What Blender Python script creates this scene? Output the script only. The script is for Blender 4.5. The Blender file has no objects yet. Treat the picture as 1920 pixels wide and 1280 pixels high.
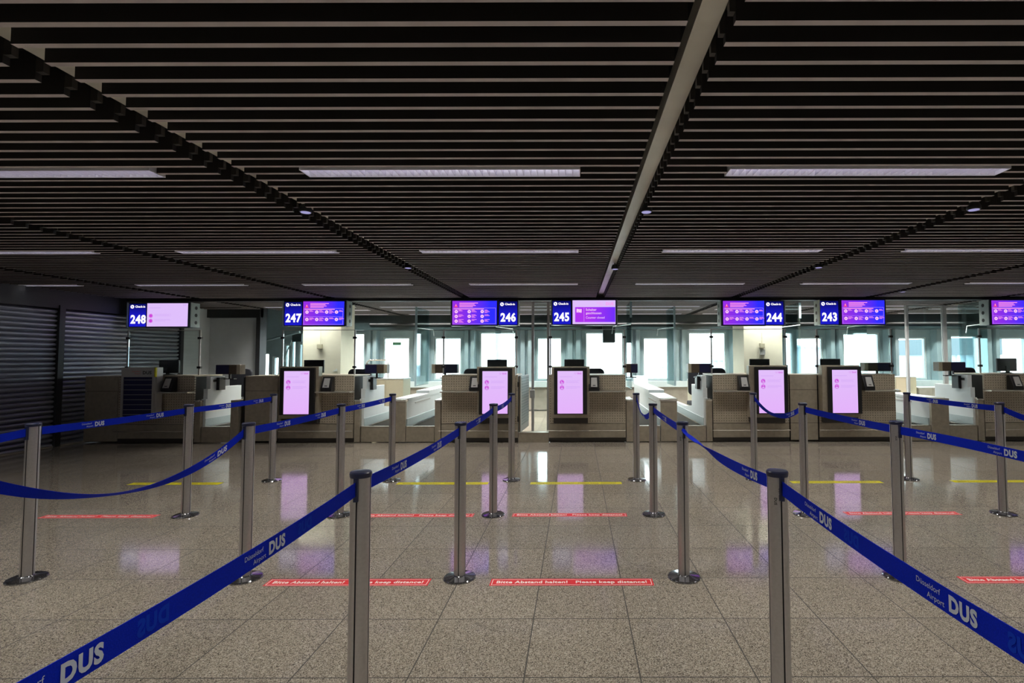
import bpy, math, random
from mathutils import Vector, Matrix
random.seed(4)
S = bpy.context.scene
C = S.collection

# ------------------------------------------------------------------ camera
F, PX, PY = 973.0, 1080.6, 625.0        # focal length and principal point, pixels of the 1920x1280 frame
H = 1.377
PITCH, ROLL = math.radians(2.553), -0.0023
cam_d = bpy.data.cameras.new('camera'); cam = bpy.data.objects.new('camera', cam_d); C.objects.link(cam)
cam_d.sensor_fit = 'HORIZONTAL'; cam_d.sensor_width = 36.0
cam_d.lens = F / 1920 * 36.0
cam_d.shift_x = (960 - PX) / 1920
cam_d.shift_y = (PY - 640) / 1920
cam_d.clip_start = 0.02; cam_d.clip_end = 400
CR = Matrix.Rotation(math.pi / 2 + PITCH, 3, 'X') @ Matrix.Rotation(ROLL, 3, 'Z')
cam.matrix_world = Matrix.Translation((0, 0, H)) @ CR.to_4x4()
S.camera = cam

# ------------------------------------------------------------------ world, exposure
w = bpy.data.worlds.new('overcast_sky'); S.world = w; w.use_nodes = True
nt = w.node_tree; bg = nt.nodes['Background']
sky = nt.nodes.new('ShaderNodeTexSky'); sky.sky_type = 'HOSEK_WILKIE'; sky.turbidity = 9; sky.sun_direction = (0.3, 0.5, 0.8)
mx = nt.nodes.new('ShaderNodeMix'); mx.data_type = 'RGBA'; mx.inputs['Factor'].default_value = 0.85
mx.inputs['B'].default_value = (0.86, 0.95, 1.0, 1)
nt.links.new(sky.outputs[0], mx.inputs['A']); nt.links.new(mx.outputs['Result'], bg.inputs[0])
bg.inputs[1].default_value = 9.0
S.view_settings.view_transform = 'Standard'; S.view_settings.look = 'None'
S.view_settings.exposure = 0.0; S.view_settings.gamma = 1.0; S.view_settings.use_curve_mapping = False
TUBE_STRENGTH = 4.0
LAMP_W = 14.5            # watts of each louvre light; its louvre cuts off at 60 degrees

# ------------------------------------------------------------------ helpers
def at(px, py, Y):
    """world point at depth Y that the photograph shows at pixel (px, py)"""
    d = CR @ Vector(((px - PX) / F, -(py - PY) / F, -1.0))
    t = Y / d.y
    return Vector((d.x * t, Y, H + d.z * t))

class MB:
    def __init__(s): s.v = []; s.f = []; s.m = []; s.cur = 0
    def mat(s, i): s.cur = i; return s
    def add(s, vs, fs):
        n = len(s.v); s.v += [tuple(v) for v in vs]
        for f in fs: s.f.append([i + n for i in f]); s.m.append(s.cur)
        return s
    def box(s, x0, x1, y0, y1, z0, z1):
        return s.add([(x0,y0,z0),(x1,y0,z0),(x1,y1,z0),(x0,y1,z0),(x0,y0,z1),(x1,y0,z1),(x1,y1,z1),(x0,y1,z1)],
                     [(0,3,2,1),(4,5,6,7),(0,1,5,4),(1,2,6,5),(2,3,7,6),(3,0,4,7)])
    def prism(s, prof, a, b, axis='X'):
        """profile (list of 2d points) swept along an axis from a to b"""
        n = len(prof); vs = []
        for t in (a, b):
            for p, q in prof:
                vs.append({'X': (t, p, q), 'Y': (p, t, q), 'Z': (p, q, t)}[axis])
        fs = [(i, (i+1) % n, n+(i+1) % n, n+i) for i in range(n)]
        fs += [tuple(range(n))[::-1], tuple(range(n, 2*n))]
        return s.add(vs, fs)
    def lathe(s, prof, c=(0,0,0), n=32, axis='Z'):
        vs = []; fs = []
        for r, z in prof:
            for k in range(n):
                a = 2*math.pi*k/n; u, v = r*math.cos(a), r*math.sin(a)
                p = {'Z': (u, v, z), 'Y': (u, z, v), 'X': (z, u, v)}[axis]
                vs.append((c[0]+p[0], c[1]+p[1], c[2]+p[2]))
        for i in range(len(prof)-1):
            for k in range(n):
                fs.append((i*n+k, i*n+(k+1) % n, (i+1)*n+(k+1) % n, (i+1)*n+k))
        fs.append(tuple(range(n))[::-1]); fs.append(tuple(range((len(prof)-1)*n, len(prof)*n)))
        return s.add(vs, fs)
    def tube(s, pts, r, n=8):
        pts = [Vector(p) for p in pts]; vs = []; fs = []
        for i, p in enumerate(pts):
            d = (pts[min(i+1, len(pts)-1)] - pts[max(i-1, 0)]).normalized()
            a = d.cross(Vector((0, 0, 1)));
            if a.length < 1e-3: a = d.cross(Vector((0, 1, 0)))
            a.normalize(); b = d.cross(a)
            for k in range(n):
                t = 2*math.pi*k/n; vs.append(p + a*(r*math.cos(t)) + b*(r*math.sin(t)))
        for i in range(len(pts)-1):
            for k in range(n): fs.append((i*n+k, i*n+(k+1) % n, (i+1)*n+(k+1) % n, (i+1)*n+k))
        fs.append(tuple(range(n))[::-1]); fs.append(tuple(range((len(pts)-1)*n, len(pts)*n)))
        return s.add(vs, fs)
    def rect(s, x0, x1, z0, z1, y):      # upright, faces the hall (-Y)
        return s.add([(x0,y,z0),(x1,y,z0),(x1,y,z1),(x0,y,z1)], [(0,1,2,3)])
    def disc(s, x, z, r, y, n=20):
        return s.add([(x+r*math.cos(2*math.pi*k/n), y, z+r*math.sin(2*math.pi*k/n)) for k in range(n)], [tuple(range(n))])
    def ring(s, x, z, r, r2, y, n=20):
        vs = []
        for k in range(n):
            c, q = math.cos(2*math.pi*k/n), math.sin(2*math.pi*k/n)
            vs += [(x+r*c, y, z+r*q), (x+r2*c, y, z+r2*q)]
        return s.add(vs, [(2*k, 2*((k+1) % n), 2*((k+1) % n)+1, 2*k+1) for k in range(n)])
    def text(s, txt, h, fn, align='LEFT', bold=0.0, squash=1.0):
        """glyph outlines; fn maps (u, v) in metres to a point"""
        vs, fs, wd = glyphs(txt, bold)
        k = h / 0.70; off = {'LEFT': 0, 'CENTER': -wd/2, 'RIGHT': -wd}[align]
        return s.add([fn((x+off)*k*squash, y*k) for x, y in vs], fs)
    def build(s, name, mats, parent=None, smooth=False, kind=None, bevel=0):
        me = bpy.data.meshes.new(name); me.from_pydata(s.v, [], s.f); me.update()
        for m in (mats if isinstance(mats, (list, tuple)) else [mats]): me.materials.append(m)
        for p, i in zip(me.polygons, s.m): p.material_index = i
        if smooth: me.polygons.foreach_set('use_smooth', [True]*len(me.polygons))
        o = bpy.data.objects.new(name, me); C.objects.link(o)
        if smooth:
            es = o.modifiers.new('edges', 'EDGE_SPLIT'); es.split_angle = math.radians(35)
        if bevel:
            b = o.modifiers.new('bevel', 'BEVEL'); b.width = bevel; b.segments = 2; b.limit_method = 'ANGLE'
        if parent: o.parent = parent
        if kind: o['kind'] = kind
        return o

_gc = {}
def glyphs(txt, bold):
    key = (txt, bold)
    if key in _gc: return _gc[key]
    cu = bpy.data.curves.new('t', 'FONT'); cu.body = txt; cu.offset = bold; cu.resolution_u = 3
    if bold: cu.space_character = 1.0 + bold*2.2
    o = bpy.data.objects.new('t', cu); C.objects.link(o)
    bpy.context.view_layer.update()
    me = bpy.data.meshes.new_from_object(o.evaluated_get(bpy.context.evaluated_depsgraph_get()))
    vs = [(v.co.x, v.co.y) for v in me.vertices]; fs = [tuple(p.vertices) for p in me.polygons]
    bpy.data.objects.remove(o); bpy.data.curves.remove(cu); bpy.data.meshes.remove(me)
    x0 = min(v[0] for v in vs); x1 = max(v[0] for v in vs)
    vs = [(x-x0, y) for x, y in vs]
    _gc[key] = (vs, fs, x1-x0); return _gc[key]

def thing(name, label, cat, loc=(0,0,0), group=None, rz=0):
    o = bpy.data.objects.new(name, None); C.objects.link(o); o.location = loc; o.rotation_euler.z = rz
    o.empty_display_size = 0.1
    o['label'] = label; o['category'] = cat
    if group: o['group'] = group
    return o
def tag(o, label, cat, group=None):
    o['label'] = label; o['category'] = cat
    if group: o['group'] = group
    return o
def dup(root, loc, label, group=None):
    r = root.copy(); C.objects.link(r); r.location = loc; r['label'] = label
    if group: r['group'] = group
    for ch in list(root.children):
        c = ch.copy(); C.objects.link(c); c.parent = r
        for g in ch.children:
            d = g.copy(); C.objects.link(d); d.parent = c
    return r

# ------------------------------------------------------------------ materials
def mat(name, col, rough=0.5, metal=0.0, spec=0.5, bump=0, scale=60, var=0.0, **kw):
    m = bpy.data.materials.new(name); m.use_nodes = True
    n = m.node_tree.nodes; L = m.node_tree.links; p = n['Principled BSDF']
    p.inputs['Roughness'].default_value = rough; p.inputs['Metallic'].default_value = metal
    p.inputs['Specular IOR Level'].default_value = spec
    tc = n.new('ShaderNodeTexCoord'); nz = n.new('ShaderNodeTexNoise')
    nz.inputs['Scale'].default_value = scale; nz.inputs['Detail'].default_value = 4
    L.new(tc.outputs['Object'], nz.inputs['Vector'])
    r = n.new('ShaderNodeValToRGB'); r.color_ramp.elements[0].position = 0.3; r.color_ramp.elements[1].position = 0.7
    a = max(0, 1-var); r.color_ramp.elements[0].color = (col[0]*a, col[1]*a, col[2]*a, 1)
    a = 1+var; r.color_ramp.elements[1].color = (min(1, col[0]*a), min(1, col[1]*a), min(1, col[2]*a), 1)
    L.new(nz.outputs['Fac'], r.inputs[0]); L.new(r.outputs[0], p.inputs['Base Color'])
    if bump:
        b = n.new('ShaderNodeBump'); b.inputs['Strength'].default_value = bump; b.inputs['Distance'].default_value = 0.002
        L.new(nz.outputs['Fac'], b.inputs['Height']); L.new(b.outputs[0], p.inputs['Normal'])
    return m
def emit(name, col, strength=1.0, col2=None, axis='Z', lo=0, hi=1):
    m = bpy.data.materials.new(name); m.use_nodes = True
    n = m.node_tree.nodes; L = m.node_tree.links; n.remove(n['Principled BSDF'])
    e = n.new('ShaderNodeEmission'); e.inputs[1].default_value = strength; e.inputs[0].default_value = (*col, 1)
    L.new(e.outputs[0], n['Material Output'].inputs[0])
    if col2:
        tc = n.new('ShaderNodeTexCoord'); sp = n.new('ShaderNodeSeparateXYZ'); mr = n.new('ShaderNodeMapRange')
        mr.inputs['From Min'].default_value = lo; mr.inputs['From Max'].default_value = hi
        mi = n.new('ShaderNodeMix'); mi.data_type = 'RGBA'; mi.inputs['A'].default_value = (*col, 1); mi.inputs['B'].default_value = (*col2, 1)
        L.new(tc.outputs['Generated'], sp.inputs[0]); L.new(sp.outputs[axis], mr.inputs[0]); L.new(mr.outputs[0], mi.inputs['Factor'])
        L.new(mi.outputs['Result'], e.inputs[0])
    return m
def glass(name, tint, refl=1.0, rough=0.0):
    m = bpy.data.materials.new(name); m.use_nodes = True
    n = m.node_tree.nodes; L = m.node_tree.links; n.remove(n['Principled BSDF'])
    t = n.new('ShaderNodeBsdfTransparent'); t.inputs[0].default_value = (*tint, 1)
    g = n.new('ShaderNodeBsdfGlossy'); g.inputs['Roughness'].default_value = rough
    fr = n.new('ShaderNodeFresnel'); fr.inputs[0].default_value = 1.45
    mu = n.new('ShaderNodeMath'); mu.operation = 'MULTIPLY'; mu.inputs[1].default_value = refl
    x = n.new('ShaderNodeMixShader'); L.new(fr.outputs[0], mu.inputs[0]); L.new(mu.outputs[0], x.inputs[0])
    L.new(t.outputs[0], x.inputs[1]); L.new(g.outputs[0], x.inputs[2]); L.new(x.outputs[0], n['Material Output'].inputs[0])
    return m
def mth(n, L, op, a, b=None):
    q = n.new('ShaderNodeMath'); q.operation = op
    for i, x in enumerate((a, b)):
        if x is None: continue
        if isinstance(x, (int, float)): q.inputs[i].default_value = x
        else: L.new(x, q.inputs[i])
    return q.outputs[0]
def dots(name, col, hole, pitch=0.040, rad=0.17, rough=0.42, metal=0.35):
    """perforated sheet steel"""
    m = mat(name, col, rough, metal, var=0.08, scale=25); n = m.node_tree.nodes; L = m.node_tree.links; p = n['Principled BSDF']
    src = p.inputs['Base Color'].links[0].from_socket
    g = n.new('ShaderNodeNewGeometry'); sp = n.new('ShaderNodeSeparateXYZ'); L.new(g.outputs['Position'], sp.inputs[0])
    ds = []
    for ax in ('X', 'Z'):
        f = mth(n, L, 'FRACT', mth(n, L, 'DIVIDE', sp.outputs[ax], pitch)); f = mth(n, L, 'SUBTRACT', f, 0.5); ds.append(mth(n, L, 'MULTIPLY', f, f))
    r = mth(n, L, 'LESS_THAN', mth(n, L, 'ADD', ds[0], ds[1]), rad*rad)
    mi = n.new('ShaderNodeMix'); mi.data_type = 'RGBA'; L.new(r, mi.inputs['Factor']); L.new(src, mi.inputs['A'])
    mi.inputs['B'].default_value = (*hole, 1); L.new(mi.outputs['Result'], p.inputs['Base Color'])
    return m

def granite():
    m = bpy.data.materials.new('polished_granite'); m.use_nodes = True
    n = m.node_tree.nodes; L = m.node_tree.links; p = n['Principled BSDF']
    g = n.new('ShaderNodeNewGeometry'); sp = n.new('ShaderNodeSeparateXYZ'); L.new(g.outputs['Position'], sp.inputs[0])
    vo = n.new('ShaderNodeTexVoronoi'); vo.inputs['Scale'].default_value = 270; L.new(g.outputs['Position'], vo.inputs['Vector'])
    bw = n.new('ShaderNodeRGBToBW'); L.new(vo.outputs['Color'], bw.inputs[0])
    rp = n.new('ShaderNodeValToRGB'); e = rp.color_ramp.elements
    e[0].position = 0.15; e[0].color = (0.07, 0.06, 0.05, 1); e[1].position = 0.85; e[1].color = (0.47, 0.43, 0.37, 1)
    k = e.new(0.42); k.color = (0.25, 0.215, 0.175, 1); k = e.new(0.6); k.color = (0.34, 0.295, 0.24, 1)
    L.new(bw.outputs[0], rp.inputs[0])
    nz = n.new('ShaderNodeTexNoise'); nz.inputs['Scale'].default_value = 40; nz.inputs['Detail'].default_value = 6; L.new(g.outputs['Position'], nz.inputs['Vector'])
    mr = n.new('ShaderNodeMapRange'); mr.inputs['To Min'].default_value = 0.75; mr.inputs['To Max'].default_value = 1.25; L.new(nz.outputs['Fac'], mr.inputs[0])
    # each slab a slightly different tone
    fx = mth(n, L, 'DIVIDE', mth(n, L, 'SUBTRACT', sp.outputs['X'], -0.228), 0.5); fy = mth(n, L, 'DIVIDE', mth(n, L, 'SUBTRACT', sp.outputs['Y'], 2.295), 0.5)
    cb = n.new('ShaderNodeCombineXYZ'); L.new(mth(n, L, 'FLOOR', fx), cb.inputs[0]); L.new(mth(n, L, 'FLOOR', fy), cb.inputs[1])
    wn = n.new('ShaderNodeTexWhiteNoise'); L.new(cb.outputs[0], wn.inputs['Vector'])
    tv = mth(n, L, 'ADD', mth(n, L, 'MULTIPLY', wn.outputs['Value'], 0.14), 0.93)
    mu = n.new('ShaderNodeVectorMath'); mu.operation = 'SCALE'; L.new(rp.outputs[0], mu.inputs[0])
    L.new(mth(n, L, 'MULTIPLY', mr.outputs[0], tv), mu.inputs['Scale'])
    js = []
    for f in (fx, fy):
        q = mth(n, L, 'FRACT', f); q = mth(n, L, 'ABSOLUTE', mth(n, L, 'SUBTRACT', q, 0.5)); js.append(mth(n, L, 'GREATER_THAN', q, 0.4940))
    j = mth(n, L, 'MAXIMUM', js[0], js[1])
    mi = n.new('ShaderNodeMix'); mi.data_type = 'RGBA'; L.new(j, mi.inputs['Factor']); L.new(mu.outputs[0], mi.inputs['A']); mi.inputs['B'].default_value = (0.03, 0.025, 0.02, 1)
    L.new(mi.outputs['Result'], p.inputs['Base Color'])
    n2 = n.new('ShaderNodeTexNoise'); n2.inputs['Scale'].default_value = 1.3; n2.inputs['Detail'].default_value = 5; L.new(g.outputs['Position'], n2.inputs['Vector'])
    r2 = n.new('ShaderNodeMapRange'); r2.inputs['From Min'].default_value = 0.3; r2.inputs['From Max'].default_value = 0.7
    r2.inputs['To Min'].default_value = 0.055; r2.inputs['To Max'].default_value = 0.11; L.new(n2.outputs['Fac'], r2.inputs[0])
    L.new(mth(n, L, 'MAXIMUM', r2.outputs[0], mth(n, L, 'MULTIPLY', j, 0.8)), p.inputs['Roughness'])
    p.inputs['Specular IOR Level'].default_value = 0.8
    b = n.new('ShaderNodeBump'); b.invert = True; b.inputs['Strength'].default_value = 0.4; b.inputs['Distance'].default_value = 0.002
    L.new(j, b.inputs['Height']); L.new(b.outputs[0], p.inputs['Normal'])
    return m

M = dict(
    floor=granite(),
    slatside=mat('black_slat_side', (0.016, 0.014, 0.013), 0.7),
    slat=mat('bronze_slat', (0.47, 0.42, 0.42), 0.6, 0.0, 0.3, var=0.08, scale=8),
    plenum=mat('black_plenum', (0.004, 0.004, 0.005), 0.9),
    beam=mat('grey_channel', (0.58, 0.56, 0.49), 0.4, 0.3, var=0.1, scale=3),
    dark=mat('dark_paint', (0.02, 0.022, 0.025), 0.5, var=0.2),
    darkteal=mat('dark_bulkhead', (0.010, 0.020, 0.022), 0.35, var=0.35, scale=3),
    shutter=mat('shutter_steel', (0.42, 0.44, 0.50), 0.38, 0.6, var=0.08, scale=4),
    wallwhite=mat('painted_partition', (0.48, 0.52, 0.55), 0.6, var=0.04, scale=5),
    cream=mat('cream_plaster', (0.78, 0.73, 0.60), 0.7, var=0.03, scale=6),
    pier=mat('blue_grey_facade', (0.30, 0.42, 0.46), 0.4, 0.2, var=0.12, scale=3),
    sill=mat('sill_paint', (0.5, 0.6, 0.62), 0.4, var=0.05),
    low=mat('sill_panel', (0.30, 0.28, 0.24), 0.5, var=0.15, scale=6),
    steel=mat('brushed_steel', (0.52, 0.50, 0.50), 0.34, 0.85, var=0.05, scale=90),
    slot=mat('post_slot', (0.03, 0.03, 0.035), 0.5),
    chrome=mat('dark_chrome', (0.32, 0.32, 0.34), 0.12, 0.95, var=0.05),
    cap=mat('navy_plastic', (0.012, 0.016, 0.05), 0.3),
    belt=mat('blue_webbing', (0.003, 0.018, 0.46), 0.75, 0.0, 0.08, bump=0.3, scale=400, var=0.15),
    print=mat('silver_print', (0.55, 0.60, 0.72), 0.5),
    ghost=mat('show_through_blue', (0.006, 0.045, 0.52), 0.75, 0.0, 0.08),
    ink=mat('black_ink', (0.03, 0.03, 0.03), 0.6),
    perf=dots('perforated_steel', (0.48, 0.42, 0.33), (0.08, 0.07, 0.055)),
    desk=mat('bronze_steel', (0.43, 0.38, 0.30), 0.38, 0.45, var=0.1, scale=18),
    deskdark=mat('desk_core', (0.02, 0.018, 0.015), 0.6),
    kick=mat('dark_kick_plate', (0.06, 0.055, 0.05), 0.4, 0.4),
    edge=mat('pale_metal_edge', (0.78, 0.74, 0.66), 0.25, 0.7),
    white=mat('white_laminate', (0.74, 0.80, 0.82), 0.35, var=0.03, scale=4),
    rubber=mat('black_rubber', (0.018, 0.017, 0.014), 0.8, 0.0, 0.1, bump=0.5, scale=120),
    black=mat('black_plastic', (0.012, 0.012, 0.014), 0.35),
    navy=mat('navy_panel', (0.010, 0.012, 0.07), 0.45),
    silver=mat('silver_plastic', (0.5, 0.5, 0.5), 0.4, 0.3),
    beige=mat('beige_laminate', (0.50, 0.46, 0.34), 0.5, var=0.04),
    fabric=mat('black_fabric', (0.012, 0.013, 0.02), 0.9, bump=0.4, scale=300),
    red=mat('red_vinyl', (0.68, 0.02, 0.03), 0.5, 0, 0.2), yellow=mat('yellow_vinyl', (0.62, 0.56, 0.01), 0.5, 0, 0.2),
    vwhite=mat('white_vinyl', (0.9, 0.82, 0.80), 0.4), vblack=mat('dark_vinyl', (0.2, 0.17, 0.02), 0.5),
    redink=mat('red_ink', (0.7, 0.12, 0.10), 0.5),
    green=mat('green_sticker', (0.15, 0.42, 0.25), 0.5),
    tealedge=glass('teal_glass', (0.80, 0.94, 0.95), 0.7),
    glass=glass('clear_glass', (0.93, 0.975, 0.97), 1.0),
    brown=mat('dark_brown_panel', (0.10, 0.075, 0.05), 0.4, var=0.2),
    tube=emit('lamp_tube', (0.93, 0.90, 1.0), TUBE_STRENGTH),
    reflector=mat('white_reflector', (0.86, 0.85, 0.92), 0.35),
    louvre=mat('aluminium_louvre', (0.75, 0.73, 0.80), 0.3, 0.6),
    bluepanel=emit('blue_sign_light', (0.012, 0.012, 0.62), 0.9, (0.004, 0.005, 0.14), 'Z', 0.45, 0.95),
    signwhite=emit('sign_white', (1.0, 0.96, 1.0), 1.2),
    screenblue=emit('screen_blue_violet', (0.30, 0.03, 0.80), 1.0, (0.028, 0.028, 1.0), 'X', 0.1, 0.85),
    screenpink=emit('screen_lilac', (0.74, 0.52, 0.97), 1.0),
    kiosklilac=emit('kiosk_lilac', (0.78, 0.45, 0.96), 1.0, (0.76, 0.52, 0.96), 'Z', 0.0, 1.0),
    magenta=emit('screen_magenta', (0.62, 0.06, 0.70), 1.0), faint=emit('screen_faint_lilac', (0.62, 0.36, 0.90), 1.0),
    pinktext=emit('screen_pink', (1.0, 0.30, 0.85), 1.0), palepink=emit('screen_pale_pink', (1.0, 0.62, 0.95), 1.0),
    violet=emit('screen_violet', (0.42, 0.035, 0.85), 1.0, (0.16, 0.03, 0.95), 'X', 0.3, 1.0), redtri=emit('screen_red', (0.85, 0.05, 0.30), 1.0),
    lens=emit('downlight_lens', (0.50, 0.47, 0.85), 0.7),
    shed=mat('pale_blue_cladding', (0.50, 0.60, 0.68), 0.6), roof=mat('grey_roof', (0.10, 0.14, 0.16), 0.6),
    ground=mat('concrete_apron', (0.45, 0.45, 0.45), 0.8),
)

# ------------------------------------------------------------------ the room
D = 8.42                   # desk front
YB = 13.5                   # facade
XL, XR, YF = -8.1, 12.6, -4.0
CZ = H + 1.05               # underside of the slats
def fx(px, Y=D): return at(px, 745, Y).x
def zz(py, Y=D): return at(1081, py, Y).z
def st(name, mb, m, parent=None, **k): return mb.build(name, m, parent, kind='structure', **k)

st('floor', MB().box(XL-0.3, XR+0.3, YF-0.3, YB+0.3, -0.2, 0), M['floor'])
st('wall_right', MB().box(XR, XR+0.2, YF, YB, 0, 2.9), M['wallwhite'])
st('wall_front', MB().box(XL-0.2, XR+0.2, YF-0.2, YF, 0, 2.9), M['wallwhite'])
st('ceiling', MB().box(XL-0.3, XR+0.3, YF-0.3, YB+0.3, 2.78, 2.9), M['plenum'])
# the left wall: three fields of roller shutter under a dark header
mb = MB().box(XL-0.25, XL-0.12, YF, YB, 0, 2.9)
st('wall_left', mb, M['dark'])
def shutter(name, y0, y1, z0, z1, x=XL):
    prof = []; z = z0; p = 0.074
    vs = []; fs = []; zs = []
    while z < z1 - p:
        for k in range(6):
            t = k/6; zs.append((z + t*p, 0.030*math.sin(math.pi*min(1, t/0.8)) if t < 0.8 else -0.022))
        z += p
    for y in (y0, y1):
        for q, d in zs: vs.append((x - 0.03 + d, y, q))
    n = len(zs); fs = [(i, i+n, i+n+1, i+1) for i in range(n-1)]
    return st(name, MB().add(vs, fs), M['shutter'])
YP1, YP2 = 8.13, 10.6
shutter('wall_left', YF, YP1-0.04, 0.0, 2.17); shutter('wall_left', YP1+0.04, YP2, 0.0, 2.17)
st('trim_1', MB().box(XL-0.1, XL+0.02, YF, YP2, 2.15, 2.6), M['dark'])
st('trim_2', MB().box(XL-0.08, XL+0.035, YP1-0.045, YP1+0.045, 0, 2.2), M['dark'])
st('trim_3', MB().box(XL-0.08, XL+0.035, YP2-0.02, YP2+0.06, 0, 2.3), M['dark'])
st('baseboard_left', MB().box(XL-0.03, XL+0.012, YF, YP2, 0, 0.02), M['edge'])
# partition wall behind desk 248
x0, x1 = XL, fx(479, 11.4)
st('wall_left', MB().box(XL-0.1, XL, YP2+0.06, 11.45, 0, 2.75), M['wallwhite'])
st('wall_back', MB().box(x0, x1, 11.45, 11.6, 0, 2.75), M['wallwhite'])
st('trim_4', MB().box(x1, x1+0.09, 11.36, 11.6, 0, 2.6), M['dark'])
st('trim_5', MB().box(x0, x1+0.09, 11.35, 11.47, 2.25, 2.62), M['dark'])
# transverse header that carries the signs
st('trim_6', MB().box(XL, XR, 9.30, 9.42, 2.385, 2.62), M['dark'])

# facade with windows
wins = [(490,505,661,706),(511,523,668,706),(533,542,645,706),(545,554,637,706),(559,567,643,706),(611,683,624,712),(718,768,632,712),(814,865,632,712),(899,968,622,712),(1006,1054,632,713),(1097,1170,622,712),
        (1205,1255,632,712),(1290,1363,622,712),(1395,1440,632,712),(1492,1545,632,712),(1580,1652,624,712),(1683,1740,632,712),(1782,1837,628,712),(1870,1930,632,712)]
W = []
for a, b, t, u in wins:
    p, q = at(a, t, YB), at(b, u, YB); W.append((p.x, q.x, max(q.z, 0.77), p.z))
Z0 = 0.77
wb = MB()
wb.box(XL-0.3, XR+0.3, YB, YB+0.2, 0, Z0)
prev = XL-0.3
for a, b, z0, z1 in W:
    if a > prev: wb.box(prev, a, YB, YB+0.2, Z0, 2.9)
    wb.box(a, b, YB, YB+0.2, z1, 2.9)
    if z0 > Z0 + 0.001: wb.box(a, b, YB, YB+0.2, Z0, z0)
    prev = b
wb.box(prev, XR+0.3, YB, YB+0.2, Z0, 2.9)
st('wall_back', wb, M['pier'])
st('trim_7', MB().box(x1+0.1, XR, YB-0.42, YB-0.02, 2.06, 2.75), M['darkteal'])         # bulkhead over the windows
st('trim_8', MB().box(x1+0.1, XR, YB-0.22, YB-0.01, 0.60, 0.75), M['sill'])
st('trim_9', MB().box(x1+0.1, XR, YB-0.14, YB-0.01, 0.02, 0.60), M['low'])
k = 10
for i in range(len(W)-1):         # folded piers between the windows
    a, b = W[i][1], W[i+1][0]
    if b - a < 0.15: continue
    m_ = (a+b)/2; hw = (b-a)*0.36
    pts = [(m_-hw, YB-0.01), (m_-hw*0.7, YB-0.16), (m_-hw*0.15, YB-0.16), (m_-hw*0.05, YB-0.08), (m_+hw*0.15, YB-0.08), (m_+hw*0.3, YB-0.2), (m_+hw*0.8, YB-0.2), (m_+hw, YB-0.01)]
    st('trim_%d' % k, MB().prism(pts, 0.75, 2.1, 'Z'), M['pier']); k += 1
for i, (a, b, z0, z1) in enumerate(W):
    fr = MB()
    for (p, q, r, s) in ((a, a+0.04, z0, z1), (b-0.04, b, z0, z1), (a+0.04, b-0.04, z0, z0+0.04), (a+0.04, b-0.04, z1-0.04, z1)):
        fr.box(p, q, YB+0.03, YB+0.10, r, s)
    o = st('window_%d' % (i+1), fr, M['sill'])
    st('pane', MB().box(a+0.04, b-0.04, YB+0.06, YB+0.07, z0+0.04, z1-0.04), M['glass'], o)

# ------------------------------------------------------------------ slatted ceiling, bay by bay
PITCH_S, Y_S = 0.1112, 1.593 - 50*0.1112
gaps = [0.427 + 2.394*k for k in range(-3, 6)]
FIX = []        # (x0, x1, y)
rows = [-1.6, 0.67, 2.927, 5.153, 7.53]; rows_b = [9.75, 10.9, 11.67, 12.8]
cols = [-0.765 + 2.42*k for k in range(-3, 6)]
for r in rows:
    for c in cols: FIX.append((c-0.79, c+0.79, r))
for r in rows_b:
    for c in cols: FIX.append((c-0.945, c+0.945, r))
FW = 0.055
edges = [XL] + [g + s*0.075 for g in gaps for s in (-1, 1)] + [XR]
for b in range(0, len(edges), 2):
    x0, x1 = edges[b], edges[b+1]
    if x1 - x0 < 0.1: continue
    mb = MB(); tabs = MB(); y = Y_S
    while y < YB - 0.45:
        if y > YF and not 9.24 < y < 9.48 and not (x1 < -6.3 and y > 11.3):
            cuts = sorted((max(a, x0), min(e, x1)) for a, e, yy in FIX if abs(y-yy) < FW+0.018 and e > x0 and a < x1)
            p = x0
            for a, e in cuts:
                if a - p > 0.02: mb.box(p, a-0.004, y-0.0125, y+0.0125, CZ, CZ+0.11)
                p = e+0.004
            if x1 - p > 0.02: mb.box(p, x1, y-0.0125, y+0.0125, CZ, CZ+0.11)
            if b > 0 and x0 > 0: tabs.box(x0-0.019, x0-0.001, y-0.012, y+0.012, CZ+0.03, CZ+0.10)
            if b < len(edges)-2 and x1 < 0: tabs.box(x1+0.001, x1+0.030, y-0.012, y+0.012, CZ+0.03, CZ+0.10)
        y += PITCH_S
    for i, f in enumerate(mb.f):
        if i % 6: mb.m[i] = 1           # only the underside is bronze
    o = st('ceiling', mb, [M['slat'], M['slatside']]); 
    if tabs.v: tabs.build('slat_clip_row', M['kick'], o)
for g in gaps:
    st('trim_%d' % k, MB().box(g-0.029, g+0.054, YF, 9.28, CZ+0.066, CZ+0.14), M['beam']); k += 1

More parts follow.
